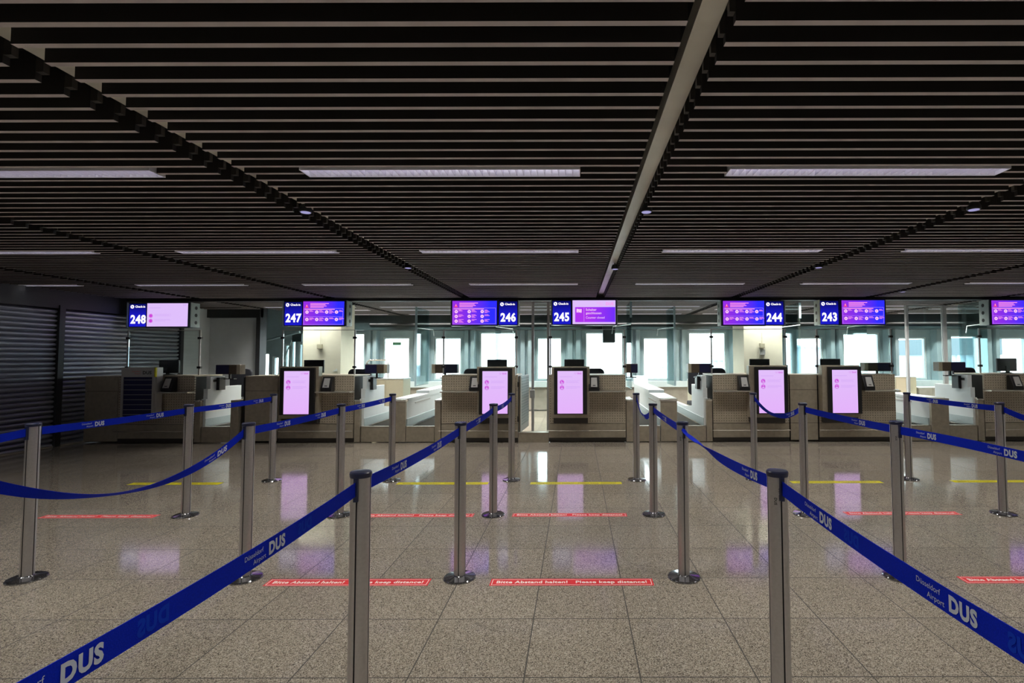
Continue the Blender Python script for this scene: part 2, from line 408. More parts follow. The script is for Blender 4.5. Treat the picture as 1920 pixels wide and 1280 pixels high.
# louvre lights
def make_light(L, label, group, k=1.0):
    t = thing('louvre_light', label, 'ceiling light', (0,0,0), group)
    h = MB(); w_ = FW
    h.box(-L, L, -w_-0.004, -w_, 0, 0.09); h.box(-L, L, w_, w_+0.004, 0, 0.09); h.box(-L, L, -w_, w_, 0.086, 0.09)
    h.box(-L-0.004, -L, -w_-0.004, w_+0.004, 0, 0.09); h.box(L, L+0.004, -w_-0.004, w_+0.004, 0, 0.09)
    h.prism([(-w_, 0.0), (-w_, 0.085), (-w_*0.45, 0.085)], -L, L, 'X'); h.prism([(w_, 0.0), (w_*0.45, 0.085), (w_, 0.085)], -L, L, 'X')
    h.build('housing', M['reflector'], t)
    lv = MB(); n = int(L*2/0.04)
    for i in range(1, n):
        x = -L + 2*L*i/n
        lv.prism([(x-0.001, 0.004), (x+0.001, 0.004), (x+0.005, 0.036), (x-0.005, 0.036)], -w_+0.002, w_-0.002, 'Y')
    lv.build('louvre', M['louvre'], t)
    ld = bpy.data.lights.new('lamp', 'AREA'); ld.shape = 'RECTANGLE'; ld.size = 2*L-0.06; ld.size_y = 0.09
    ld.energy = LAMP_W*L/0.785*k; ld.color = (1.0, 0.965, 0.88); ld.spread = math.radians(122)
    lo = bpy.data.objects.new('lamp', ld); C.objects.link(lo); lo.parent = t; lo.location = (0, 0, -0.002)
    MB().lathe([(0.009, -L+0.02), (0.009, L-0.02)], (0, 0, 0.062), 10, 'X').build('lamp_tube', M['tube'], t)
    return t
rn = {0: 'behind the camera', 1: 'above the camera', 2: 'in the front row', 3: 'in the second row', 4: 'in the third row'}
cn = ['far left end', 'second from left', 'third from left', 'left of the central channel', 'right of the central channel', 'second right of the central channel', 'third right of the central channel', 'fourth right of the central channel', 'far right end']
proto = None; protob = None
for ri, r in enumerate(rows):
    for ci, c in enumerate(cols):
        if ri < 2 and not 0 < ci < 7: continue
        if c + 0.8 > XR: continue
        lb = 'slim louvre ceiling light %s, %s' % (rn[ri], cn[ci]); loc = (c, r, CZ-0.001)
        if proto is None: proto = make_light(0.785, lb, 'louvre lights in the slatted ceiling'); proto.location = loc
        else:
            o = dup(proto, loc, lb)
            k_ = {(4,0): 0.06, (4,1): 0.03, (3,0): 0.3, (3,1): 0.35, (2,0): 0.7, (4,6): 0.5, (4,7): 0.35, (3,7): 0.6}.get((ri, ci), 1)
            if k_ < 1:
                for q in o.children:
                    if q.type == 'LIGHT': q.data = q.data.copy(); q.data.energy *= k_
rb = ['line just behind the signs', 'second line behind the signs', 'third line behind the signs', 'last line by the windows']
for ri, r in enumerate(rows_b):
    for ci, c in enumerate(cols):
        if c + 1.05 > XR or c < -5.7: continue
        lb = 'long thin louvre light, %s, %s' % (rb[ri], cn[ci]); loc = (c, r, CZ-0.001)
        if protob is None: protob = make_light(0.94, lb, 'long louvre lights behind the desks', 2.2); protob.location = loc
        else: dup(protob, loc, lb)

# small round downlights in the joints
dl = [(573,396,'left joint, nearer'),(765,502,'left joint, farther'),(1212,397,'central channel, nearer'),(1153,505,'central channel, farther'),(1826,394,'right joint, nearer'),(1535,503,'right joint, farther'),(1693,549,'far right joint')]
proto = None
for px, py, wh in dl:
    Y = 1021.6/(668.4-py) * 0.985; p = at(px, py, Y); loc = (p.x, Y, CZ)
    lb = 'small round downlight hanging in the ceiling by the %s' % wh
    if proto is None:
        proto = thing('ceiling_downlight', lb, 'ceiling light', loc, 'small round downlights in the joints')
        MB().lathe([(0.016, 0.05), (0.03, 0.045), (0.042, 0.018), (0.044, 0.0), (0.040, -0.008)], n=24).build('housing', M['dark'], proto, smooth=True)
        MB().lathe([(0.034, -0.008), (0.032, -0.012), (0.018, -0.014)], n=24).build('lens', M['lens'], proto, smooth=True)
        MB().lathe([(0.008, 0.05), (0.008, 0.09)], n=8).build('stem', M['dark'], proto)
    else: dup(proto, loc, lb)

# ------------------------------------------------------------------ columns behind the desks
def column(xa, xb, ya, yb, lb):
    t = thing('square_column', lb, 'column')
    MB().box(xa, xb, ya, yb, 0, CZ+0.1).build('shaft', M['cream'], t)
    MB().box(xa-0.012, xb+0.012, ya-0.012, yb+0.012, 0.001, 0.1).build('base_trim', M['silver'], t)
    xm = xa + (xb-xa)*0.47; z = at(600, 650, ya).z
    MB().box(xm-0.055, xm+0.04, ya-0.05, ya-0.001, z-0.04, z+0.05).build('wall_box', M['beige'], t, bevel=0.006)
    MB().tube([(xm-0.005, ya-0.012, z+0.05), (xm-0.005, ya-0.012, CZ)], 0.004).build('cable', M['cream'], t)
    return t
c1 = column(at(569,600,10.0).x, at(640,600,10.0).x, 10.0, 10.6, 'cream square column behind the desk under sign 247')
c2 = column(at(1394,600,10.0).x, at(1466,600,10.0).x, 10.0, 10.7, 'cream square column behind the desk under sign 244')
p = at(1429, 660, 10.0); MB().box(p.x-0.05, p.x+0.05, 9.97, 9.999, p.z-0.05, p.z+0.05).build('switch_plate', [M['silver']], c2)
p = at(628, 694, 10.0); mbx = MB()
for i in range(3): mbx.box(p.x-0.04+i*0.03, p.x-0.02+i*0.03, 9.994, 9.999, p.z-0.02, p.z-0.01+0.02*i)
mbx.build('white_mark', M['white'], c1)

# ------------------------------------------------------------------ check-in desks
def desk(n, a, b, kiosk, shelf, pil, lb):
    """a, b: body; shelf: ledge extent; pil: list of narrow end pillars"""
    t = thing('check_in_desk', lb, 'check-in desk', (0, 0, 0), 'check-in desks')
    xa, xb = fx(a), fx(b); top = 1.063
    MB().box(xa+0.01, xb-0.01, D+0.03, D+0.62, 0.02, top-0.004).build('core', M['deskdark'], t)
    MB().box(xa, xb, D, D+0.03, 0.838, top).build('upper_panel', M['perf'], t)
    MB().box(xa, xb, D, D+0.03, 0.305, 0.832).build('lower_panel', M['perf'], t)
    MB().box(xa, xb, D, D+0.03, 0.075, 0.297).build('plinth', M['desk'], t)
    MB().box(xa, xb, D+0.012, D+0.03, 0.012, 0.075).build('kick_plate', M['kick'], t)
    MB().box(xa, xb, D, D+0.66, top, top+0.018).build('desk_top', M['desk'], t)
    if shelf:
        sa, sb = fx(shelf[0]), fx(shelf[1])
        mb = MB(); mb.prism([(D, 0.80), (D-0.15, 0.812), (D-0.15, 0.83), (D, 0.83)], sa, sb, 'X')
        mb.build('bag_ledge', M['edge'], t)
        fa, fb = fx(a-3), fx(b)
        mb = MB().tube([(fa, D-0.05, 0.192), (fb, D-0.05, 0.192)], 0.007)
        for q in (fa+0.05, (fa+fb)/2, fb-0.05): mb.tube([(q, D-0.05, 0.192), (q, D, 0.192)], 0.005)
        mb.build('foot_rail', M['edge'], t)
    for c, d in pil:
        mb = MB().box(fx(c), fx(d)-0.004, D, D+0.5, 0.012, 0.66).mat(1).box(fx(c)-0.003, fx(d), D-0.006, D+0.55, 0.66, 0.685)
        mb.build('end_pillar', [M['desk'], M['edge']], t)
    return t
desk(248, 222, 364, None, (285, 364), [(365.5, 377)], 'dark check-in desk under sign 248 with the timetable board')
desk(247, 522, 663, 'L', (590, 663), [(665, 676)], 'check-in desk under sign 247, kiosk on its left half')
desk(246, 828, 971, 'R', (829, 897), [(815.5, 827)], 'check-in desk under sign 246, left of the open gate')
desk(245, 1029, 1173, 'L', (1102, 1173), [(1174.5, 1187)], 'check-in desk under sign 245, right of the open gate')
desk(244, 1337, 1479, 'R', (1338, 1408), [(1324.5, 1335.5)], 'check-in desk under sign 244, kiosk on its right half')
desk(243, 1536, 1679, 'L', (1614, 1679), [], 'check-in desk under sign 243, right of the plain filler panel')
desk(242, 1846, 1986, 'R', (1846, 1915), [(1833, 1844.5)], 'check-in desk at the right picture edge')
def filler(a, b, lb, dark=False):
    t = thing('filler_cabinet', lb, 'cabinet', (0,0,0), 'filler cabinets between desks')
    xa, xb = fx(a), fx(b)
    MB().box(xa+0.01, xb-0.01, D+0.03, D+0.55, 0.02, 1.06).build('core', M['deskdark'], t)
    MB().box(xa, xb, D+0.012, D+0.03, 0.838, 1.063).build('upper_panel', M['desk'], t)
    MB().box(xa, xb, D+0.012, D+0.03, 0.305, 0.832).build('lower_panel', M['desk'], t)
    MB().box(xa, xb, D+0.012, D+0.03, 0.03, 0.297).build('plinth', M['desk'], t)
    MB().box(xa, xb, D+0.012, D+0.6, 1.063, 1.078).build('cabinet_top', M['desk'], t)
filler(158, 220, 'dark filler cabinet at the left end beside the shutter')
filler(459, 520, 'brown filler cabinet left of the kiosk at desk 247')
filler(1482, 1533, 'brown filler cabinet between desks 244 and 243')
tag(MB().box(fx(449), fx(457), D+0.1, D+0.5, 0.0, 1.06).build('gap_shade_slab', M['dark']), 'dark upright slab standing in for the shaded gap left of kiosk 247', 'panel')  # open gap here; dark slab added to give its shade
tag(MB().box(fx(433), fx(447), D, D+0.5, 0.0, 0.685).build('conveyor_pillar', M['desk'], bevel=0.004), 'short brown pillar right of the leftmost conveyor', 'pillar')

# glass screens on the desks
def screen(a, b, lb, wing=None):
    t = thing('glass_screen', lb, 'glass screen', (0,0,0), 'glass screens on the desks')
    Y = D+0.35; top = zz(617, Y)
    for px in (a, b):
        x = fx(px, Y)
        MB().box(x-0.011, x+0.011, Y-0.011, Y+0.011, 1.083, top).build('screen_post', M['silver'], t)
        mb = MB()
        for py in (632, 687):
            z = zz(py, Y); mb.box(x-0.03, x+0.03, Y-0.02, Y+0.02, z-0.018, z+0.018)
        mb.build('clamp', M['black'], t)
    xa, xb = fx(a, Y)+0.013, fx(b, Y)-0.013
    MB().box(xa, xb, Y-0.004, Y+0.004, 1.10, top-0.01).build('pane', M['glass'], t)
    MB().box(xa, xb, Y-0.006, Y+0.006, top-0.01, top).build('top_edge', M['silver'], t)
screen(237, 372, 'glass screen on the desk under sign 248'); screen(528, 664, 'glass screen on the desk under sign 247')
screen(831, 968, 'glass screen on the desk under sign 246'); screen(1032, 1171, 'glass screen on the desk under sign 245')
screen(1335, 1474, 'glass screen on the desk under sign 244'); screen(1534, 1673, 'glass screen on the desk under sign 243'); screen(1840, 1978, 'glass screen on the desk at the right picture edge')

# kiosk screens
def kiosk(a, b, t0, label, Y=8.25, off=0.0):
    xa, xb = fx(a, Y), fx(b, Y); z1, z0 = zz(t0, Y), zz(784, Y)
    t = thing('kiosk_display', label, 'display', ((xa+xb)/2, Y, z0), 'portrait displays on the desks')
    wv = (xb-xa)/2; hh = z1-z0; dp = D-0.002-Y
    MB().box(-wv, wv, 0.05, dp, 0.0, hh).build('housing', M['desk'], t, bevel=0.004)
    MB().box(-wv+0.04+off, wv-0.045+off, 0.0, 0.05, 0.06, hh-0.02).build('bezel', M['black'], t, bevel=0.004)
    sw = 0.2; cx = -0.008+off; s0, s1 = 0.075, hh-0.07
    MB().rect(cx-sw, cx+sw, s0, s1, -0.002).build('screen', M['kiosklilac'], t)
    g = MB(); L_ = cx-sw+0.035
    g.mat(0).disc(L_+0.035, s1-0.175, 0.036, -0.004).disc(L_+0.035, s1-0.262, 0.036, -0.004)
    g.mat(2).ring(L_+0.035, s1-0.175, 0.028, 0.031, -0.0045).disc(L_+0.03, s1-0.168, 0.008, -0.0045).rect(L_+0.022, L_+0.052, s1-0.196, s1-0.181, -0.0045)
    g.ring(L_+0.035, s1-0.262, 0.028, 0.031, -0.0045).disc(L_+0.035, s1-0.252, 0.008, -0.0045).rect(L_+0.020, L_+0.050, s1-0.285, s1-0.268, -0.0045)
    g.mat(1)
    for zl, wl in ((0.155, 0.23), (0.17, 0.2), (0.185, 0.22), (0.245, 0.23), (0.26, 0.24), (0.275, 0.18)): g.rect(L_+0.1, L_+0.1+wl*0.95, s1-zl-0.002, s1-zl+0.002, -0.004)
    g.rect(L_, L_+0.2, s1-0.095, s1-0.089, -0.004)
    g.mat(3).text('D\u00fcsseldorf', 0.009, lambda u, v: (cx+sw-0.135+u, -0.004, s1-0.034+v)); g.text('Airport', 0.009, lambda u, v: (cx+sw-0.135+u, -0.004, s1-0.050+v))
    g.text('DUS', 0.022, lambda u, v: (cx+sw-0.02+u, -0.004, s1-0.050+v), 'RIGHT', 0.03)
    g.build('screen_graphics', [M['magenta'], M['faint'], M['screenpink'], M['magenta']], t)
    MB().box(-wv+0.03, wv-0.03, 0.08, dp, -0.085, 0.0).build('lower_bracket', M['kick'], t)
kiosk(519, 594, 686, 'lit lilac portrait kiosk on the desk under sign 247')
kiosk(893, 965, 687, 'lit lilac portrait kiosk left of the open gate')
kiosk(1034, 1106, 687, 'lit lilac portrait kiosk right of the open gate')
kiosk(1407, 1479, 686, 'lit lilac portrait kiosk on the desk under sign 244', off=0.04)
kiosk(1545, 1617, 686, 'lit lilac portrait kiosk on the desk under sign 243', off=0.04)

# timetable board on desk 248
Y = 8.24
t = thing('timetable_board', 'grey framed board with dark blue lined panel on desk 248', 'notice board', (fx(258, Y), Y, zz(784, Y)))
hw = 0.27; hh = zz(687, Y)-zz(784, Y)
MB().box(-hw, hw, 0.03, 0.15, 0, hh).box(-hw, -hw+0.03, 0.0, 0.03, 0, hh).box(hw-0.05, hw-0.02, 0, 0.03, 0, hh).box(-hw+0.03, hw-0.05, 0, 0.03, 0, 0.04).box(-hw+0.03, hw-0.05, 0.0, 0.03, hh-0.15, hh).build('frame', M['silver'], t)
MB().box(hw-0.02, hw, 0.0, 0.03, hh-0.15, hh).build('yellow_edge', M['yellow'], t)
MB().box(-hw+0.03, hw-0.05, 0.015, 0.028, 0.04, hh-0.15).build('blue_panel', M['navy'], t)
mb = MB()
for i in range(8): mb.box(-hw+0.04, hw-0.06, 0.008, 0.014, 0.07+i*0.078, 0.076+i*0.078)
mb.build('row_divider', M['silver'], t)
mb = MB().text('D\u00fcsseldorf', 0.022, lambda u, v: (-0.10+u, -0.002, hh-0.07+v)).text('Airport', 0.022, lambda u, v: (-0.06+u, -0.002, hh-0.105+v))
mb.mat(1).text('DUS', 0.05, lambda u, v: (0.07+u, -0.002, hh-0.105+v), bold=0.03); mb.build('lettering', [M['redink'], M['ink']], t)

# boarding pass readers on the ledges
proto = None
rd = [(313, 'under sign 248'), (612, 'under sign 247'), (890, 'under sign 246'), (1114, 'under sign 245'), (1396, 'under sign 244'), (1630, 'under sign 243'), (1908, 'at the right picture edge')]
for px, wh in rd:
    Y = D-0.115; lb = 'black card reader with silver face on the ledge %s' % wh; loc = (fx(px, Y), Y, 0.832)
    if proto is None:
        proto = thing('card_reader', lb, 'card reader', loc, 'card readers on the ledges')
        MB().prism([(-0.03, 0), (0.10, 0), (0.10, 0.23), (0.05, 0.235), (-0.03, 0.05)], -0.085, 0.085, 'X').build('body', M['black'], proto, bevel=0.006)
        vs = []
        MB().add([(-0.05,-0.030,0.062),(0.05,-0.030,0.062),(0.045,0.030,0.205),(-0.045,0.030,0.205),(-0.05,-0.036,0.064),(0.05,-0.036,0.064),(0.045,0.024,0.209),(-0.045,0.024,0.209)],
                 [(0,3,2,1),(4,5,6,7),(0,1,5,4),(1,2,6,5),(2,3,7,6),(3,0,4,7)]).build('face_plate', M['silver'], proto)
        MB().add([(-0.022,-0.033,0.082),(0.022,-0.033,0.082),(0.022,-0.028,0.094),(-0.022,-0.028,0.094)], [(0,1,2,3)]).build('card_slot', M['black'], proto)
        for v in proto.children[-1].data.vertices: v.co.y -= 0.004
    else: dup(proto, loc, lb)

# computer monitors behind the counters
proto = None
mons = [(316, 'desk 248', 674), (588, 'desk 247', 675), (932, 'kiosk at desk 246', 681), (1077, 'kiosk at desk 245', 676), (1425, 'kiosk at desk 244', 674), (1558, 'kiosk at desk 243', 676), (1889, 'right edge desk', 672)]
for px, wh, ty in mons:
    Y = D+0.50; lb = 'dark computer monitor seen from behind, above the %s' % wh; loc = (fx(px, Y), Y, 1.081)
    if proto is None:
        proto = thing('computer_monitor', lb, 'monitor', loc, 'computer monitors on the counters')
        MB().box(-0.17, 0.17, -0.02, 0.02, 0.03, 0.25).build('screen_case', M['black'], proto, bevel=0.008)
        MB().box(-0.03, 0.03, -0.04, -0.018, 0.0, 0.12).build('neck', M['black'], proto); MB().lathe([(0.09, 0), (0.09, 0.008), (0.04, 0.016)]).build('foot', M['black'], proto)
        MB().rect(-0.155, 0.155, 0.045, 0.235, 0.021).build('screen_face', M['cap'], proto)
    else: dup(proto, loc, lb)
# weight display boxes on arms beside the conveyors
def wbox(a, b, t0, t1, Y, lb, flip=False):
    x0, x1 = fx(a, Y), fx(b, Y); z0, z1 = zz(t1, Y), zz(t0, Y); wv = x1-x0
    t = thing('weight_display', lb, 'display', ((x0+x1)/2, Y, z0), 'baggage weight displays')
    s = -1 if flip else 1
    MB().box(-wv/2, wv/2, 0.0, 0.14, 0, z1-z0).build('case', M['brown'], t, bevel=0.006)
    q = sorted((s*-wv/2, s*wv*0.04)); MB().box(q[0]+0.005, q[1], -0.006, 0.0, 0.006, z1-z0-0.006).build('blue_front', M['navy'], t)
    q = sorted((s*wv*0.36, s*wv/2)); MB().box(q[0], q[1]+0.004*s, -0.008, 0.0, 0.003, z1-z0-0.003).build('pale_end', M['beige'], t)
    MB().box(-0.015, 0.015, 0.04, 0.07, -0.07, 0.0).box(-0.09, 0.09, 0.02, 0.10, -0.085, -0.07).build('mounting_arm', M['black'], t)
wbox(403, 449, 682, 700, 8.8, 'weight display box on the arm right of desk 248')
wbox(683, 725, 682, 699, 8.8, 'weight display box beside the conveyor right of desk 247')
wbox(809, 857, 682, 699, 8.85, 'weight display box behind the left end of desk 246', True)
wbox(1172, 1196, 682, 699, 8.85, 'small weight display box at the right end of desk 245', True)
wbox(1291, 1336, 682, 699, 8.8, 'weight display box beside the conveyor left of desk 244', True)
wbox(1622, 1676, 681, 697, 8.85, 'black box display on the right half of desk 243', True)
wbox(1762, 1812, 680, 697, 8.8, 'weight display box beside the conveyor left of the last desk', True)

# office chairs
proto = None
chs = [(437, 9.8, 'behind the leftmost conveyor'), (664, 9.4, 'behind the right end of desk 247'), (886, 9.4, 'behind desk 246'), (1113, 9.4, 'behind desk 245'), (1316, 9.95, 'behind the conveyor left of desk 244'), (1346, 9.42, 'behind the left end of desk 244'), (1826, 9.5, 'behind the left end of the last desk')]
def rbox(wx, y0, y1, z0, z1, r=0.06, n=5):
    pr = []
    for cx, cz, a0 in ((wx-r, z1-r, 0), (-wx+r, z1-r, 90), (-wx+r, z0+r, 180), (wx-r, z0+r, 270)):
        for i in range(n+1):
            a = math.radians(a0 + 90*i/n); pr.append((cx+r*math.cos(a), cz+r*math.sin(a)))
    return MB().prism(pr, y0, y1, 'Y')
for i, (px, Y, wh) in enumerate(chs):
    lb = 'black office swivel chair %s' % wh; top = {437: 685, 664: 690, 886: 688, 1113: 686, 1316: 700, 1346: 689, 1826: 676, 1786: 692}[px]
    loc = (fx(px, Y), Y, zz(top, Y)-1.13)
    if abs(loc[2]) > 0: loc = (loc[0], loc[1], 0)
    if proto is None:
        proto = thing('office_chair', lb, 'chair', loc, 'office chairs behind the desks')
        rbox(0.21, 0.2, 0.26, 0.62, 1.16, 0.09).build('backrest', M['fabric'], proto, bevel=0.012)
        MB().box(-0.24, 0.24, -0.22, 0.24, 0.44, 0.52).build('seat', M['fabric'], proto, bevel=0.02)
        MB().lathe([(0.025, 0.08), (0.025, 0.44)], n=12).build('gas_column', M['black'], proto)
        mb = MB()
        for q in range(5):
            a = 2*math.pi*q/5; mb.tube([(0, 0, 0.10), (0.26*math.cos(a), 0.26*math.sin(a), 0.06)], 0.018).lathe([(0.02, -0.02), (0.02, 0.02)], (0.26*math.cos(a), 0.26*math.sin(a), 0.024), 10, 'X')
        mb.build('star_base', M['black'], proto)
        MB().tube([(0, 0.15, 0.47), (0, 0.28, 0.5), (0, 0.27, 0.75)], 0.015).build('back_bracket', M['black'], proto)
    else: dup(proto, loc, lb)

# ------------------------------------------------------------------ baggage conveyors and dividers
def conveyor(a, b, wall, lb):
    """wall: 'L'/'R' the side with the stepped desk housing, or None"""
    xa, xb = fx(a)+0.006, fx(b)-0.006
    t = thing('baggage_conveyor', lb, 'conveyor', (0,0,0), 'baggage conveyors')
    MB().box(xa, xb, D+0.01, D+0.04, 0.012, 0.25).build('front_plate', M['desk'], t)
    MB().box(xa, xb, D+0.005, D+0.06, 0.25, 0.262).build('front_lip', M['edge'], t)
    MB().box(xa+0.02, xb-0.02, D+0.06, D+4.2, 0.10, 0.235).build('belt', M['rubber'], t)
    for s, x in (('L', xa), ('R', xb)):
        sg = 1 if s == 'L' else -1
        if wall == s:
            pr = [(D+0.06, 0.24), (D+0.06, 0.70), (D+0.10, 0.70), (D+0.10, 0.86), (D+0.16, 0.86), (D+0.16, 1.06), (D+0.5, 1.06), (D+0.5, 0.88), (D+0.95, 0.88), (D+0.95, 0.50), (D+1.5, 0.44), (D+4.2, 0.42), (D+4.2, 0.24)]
            q = sorted((x - sg*0.05, x + sg*0.02)); MB().prism(pr, q[0]+0.002, q[1], 'X').build('side_housing', M['white'], t)
            mb = MB(); q = sorted((x+sg*0.02, x+sg*0.028)); mb.box(q[0], q[1], D+0.06, D+4.2, 0.26, 0.38).build('skirt_rail', M['sill'], t)
            mb = MB(); q = sorted((x+sg*0.02, x+sg*0.024)); mb.box(q[0], q[1], D+0.22, D+0.30, 0.97, 1.01); mb.build('socket', M['black'], t)
            q = sorted((x+sg*0.02, x+sg*0.07)); MB().box(q[0], q[1], D+0.30, D+0.45, 0.83, 1.04).build('printer', M['black'], t)
        elif wall is not None:
            q = sorted((x, x + sg*0.02)); MB().box(q[0], q[1], D+0.55, D+4.2, 0.24, 0.42).build('low_rail', M['white'], t)
    return t
conveyor(378, 432, 'L', 'dark belt conveyor right of the desk under sign 248')
conveyor(677, 734, 'L', 'belt conveyor directly right of the desk under sign 247')
conveyor(761, 815, None, 'belt conveyor directly left of the desk under sign 246')
conveyor(1187.5, 1238, None, 'belt conveyor directly right of the desk under sign 245')
conveyor(1270, 1324, 'R', 'belt conveyor directly left of the desk under sign 244')
conveyor(1680, 1745, None, 'belt conveyor directly right of the desk under sign 243')
conveyor(1779, 1832, 'R', 'belt conveyor left of the desk at the right picture edge')
def divider(a, b, lb):
    xa, xb = fx(a)+0.002, fx(b)-0.002
    t = thing('conveyor_divider', lb, 'conveyor housing', (0,0,0), 'housings between pairs of conveyors')
    MB().box(xa, xb, D, D+0.05, 0.012, 0.655).build('front_panel', M['desk'], t)
    MB().box(xa-0.004, xb+0.004, D-0.006, D+0.10, 0.655, 0.69).build('front_cap', M['edge'], t)
    MB().box(xa+0.004, xb-0.004, D+0.05, D+3.9, 0.05, 0.66).build('side_panels', M['white'], t)
    MB().box(xa-0.01, xb+0.01, D+0.10, D+1.3, 0.66, 0.70).box(xa-0.01, xb+0.01, D+1.3, D+3.9, 0.66, 0.755).build('top_cover', M['white'], t)
    MB().box(xa-0.012, xb+0.012, D+0.06, D+3.9, 0.25, 0.37).build('skirt_rail', M['sill'], t)
    MB().box(xa-0.006, xb+0.006, D+0.5, D+1.4, 0.585, 0.612).build('grey_strip', M['silver'], t)
    MB().prism([(D+3.6, 0.756), (D+3.66, 0.756), (D+3.82, 0.93), (D+3.76, 0.93)], xa-0.03, xb+0.03, 'X').build('end_flap', M['pier'], t)
divider(735, 761, 'white divider between the two conveyors left of desk 246')
divider(1238.5, 1269.5, 'white divider between the two conveyors left of desk 244')
divider(1745.5, 1778.5, 'white divider between the two conveyors near the right edge')

# ------------------------------------------------------------------ gate between desks 246 and 245
st('trim_%d' % k, MB().box(fx(972), fx(1028.5), D, D+0.12, 0, 0.150).box(fx(972), fx(1028.5), D-0.008, D+0.14, 0.150, 0.158), [M['desk']]); k += 1
t = thing('service_gate', 'open pale louvred gate leaf between desks 246 and 245', 'gate', (fx(975.5), D+0.02, 0.17))
gl = Vector((at(990, 700, D+0.72).x - fx(975.5), 0.70)); ang = math.atan2(gl.y, gl.x)
leaf = MB().box(0.0, 0.72, -0.014, 0.014, 0.0, 0.895); o = leaf.build('leaf', M['white'], t); o.rotation_euler.z = ang
mb = MB()
for i in range(17): mb.box(0.03, 0.69, -0.019, -0.014, 0.10+i*0.046, 0.128+i*0.046)
o = mb.build('louvre_slats', M['sill'], t); o.rotation_euler.z = ang
o = MB().box(-0.02, 0.0, -0.03, 0.03, 0.0, 0.895).build('hinge_stile', M['brown'], t); o.rotation_euler.z = 0
MB().box(-0.045, -0.02, -0.03, 0.02, 0.72, 0.80).build('hinge', M['black'], t); MB().box(-0.045, -0.02, -0.03, 0.02, 0.16, 0.25).build('hinge', M['black'], t)
# tall glass behind the gate
def gpart(a, b, Y, z0, z1, lb, posts=(1, 1)):
    t = thing('glass_partition', lb, 'glass partition', (0,0,0), 'tall glass partitions behind the desks')
    xa, xb = fx(a, Y), fx(b, Y)
    for f, x in zip(posts, (xa, xb)):
        if f: MB().box(x-0.022, x+0.022, Y-0.03, Y+0.03, z0, z1).build('frame_post', M['silver'], t)
    MB().box(xa+0.024, xb-0.024, Y-0.005, Y+0.005, z0+0.01, z1).build('pane', M['glass'], t)
    MB().box(xa+0.024, xb-0.024, Y-0.02, Y+0.02, z1-0.03, z1).build('top_rail', M['silver'], t)
gpart(999, 1028, 9.2, 0.0, 2.36, 'narrow glass partition with steel posts behind the gate')
MBx = MB().box(fx(994, 9.17), fx(1003, 9.17), 9.10, 9.16, 0.66, 0.80); tag(MBx.build('gate_lock_box', M['silver'], bevel=0.008), 'small grey lock box on the partition post behind the gate', 'lock')
gpart(1704, 1773, 10.5, 0.0, 2.40, 'glass partition between two pale posts right of desk 243')
gpart(1776, 1838, 10.6, 0.0, 2.40, 'glass partition right of the double pale posts', (1, 0))
# teal glass fins, edge on
for px, Y, L_, wh in ((779, 10.6, 0.9, 'above the conveyors left of desk 246'), (1184, 9.6, 0.8, 'right of desk 245'), (1266, 10.6, 0.9, 'above the divider left of desk 244'), (1503, 9.9, 0.7, 'behind the filler cabinet right of desk 244'), (1628, 9.9, 0.7, 'behind desk 243'), (929, 10.3, 0.7, 'behind desk 246'), (1855, 9.65, 0.7, 'behind the last desk')):
    x = fx(px, Y)
    t = thing('glass_fin', 'upright teal glass fin %s' % wh, 'glass panel', (x, Y, 0), 'teal glass fins behind the desks')
    zb = 0.78 if px in (779, 1266, 1184, 1628) else 0.02
    MB().box(-0.006, 0.006, 0, L_, zb, 2.40).build('pane', M['tealedge'], t)
    MB().box(-0.02, 0.02, -0.015, -0.001, 2.1 if px not in (779, 1266) else 0.78, 2.40).build('edge_clamp', M['pier'], t)
    MB().tube([(0, 0, 1.97), (0.33*(1 if px < 1080 else -1), 0.05, 1.93), (0.35*(1 if px < 1080 else -1), 0.05, 1.80)], 0.010).build('support_arm', M['sill'], t)

# ------------------------------------------------------------------ cabinets, rails behind
def cab(a, b, top, Y, dp, z0, lb, m='beige'):
    xa, xb = fx(a, Y), fx(b, Y); zt = zz(top, Y)
    t = thing('low_cabinet', lb, 'cabinet')
    MB().box(xa, xb, Y, Y+dp, z0, zt-0.02).build('carcass', M[m], t)
    MB().box(xa-0.01, xb+0.01, Y-0.01, Y+dp, zt-0.02, zt).build('cabinet_top', M['white'], t)
    xm = xa + (xb-xa)*0.5; mb = MB()
    MB().box(xa+0.01, xm-0.003, Y-0.012, Y-0.001, z0+0.04, zt-0.04).build('door', M[m], t); MB().box(xm+0.003, xb-0.01, Y-0.012, Y-0.001, z0+0.04, zt-0.04).build('door', M[m], t)
cab(690, 756, 708, 10.7, 0.45, 0.0, 'beige low cabinet with white top behind desk 247')
cab(1297, 1332, 712, 11.2, 0.4, 0.0, 'beige low cabinet behind the conveyor left of desk 244')
cab(1680, 1719, 707, 12.75, 0.35, 0.0, 'beige low cabinet right of desk 243')
cab(1722, 1775, 727, 12.8, 0.35, 0.0, 'brown low cabinet under the window right of desk 243', 'low')
Y = 10.9; z0 = zz(708, 10.7); xs = [fx(p, Y) for p in (687, 727)]
tag(MB().tube([(xs[0], Y, z0), (xs[0], Y, z0+0.32), (xs[0]+0.05, Y, z0+0.37), (xs[1]-0.05, Y, z0+0.37), (xs[1], Y, z0+0.32), (xs[1], Y, z0)], 0.014).build('tubular_rail', M['edge']), 'bent steel tube frame standing on the beige cabinet behind desk 247', 'rail')
tag(MB().box(at(735,641,YB).x, at(751,641,YB).x, YB+0.045, YB+0.05, at(740,647,YB).z, at(740,641,YB).z).build('window_sticker', M['green']), 'small green sticker on the window left of desk 246', 'sticker')
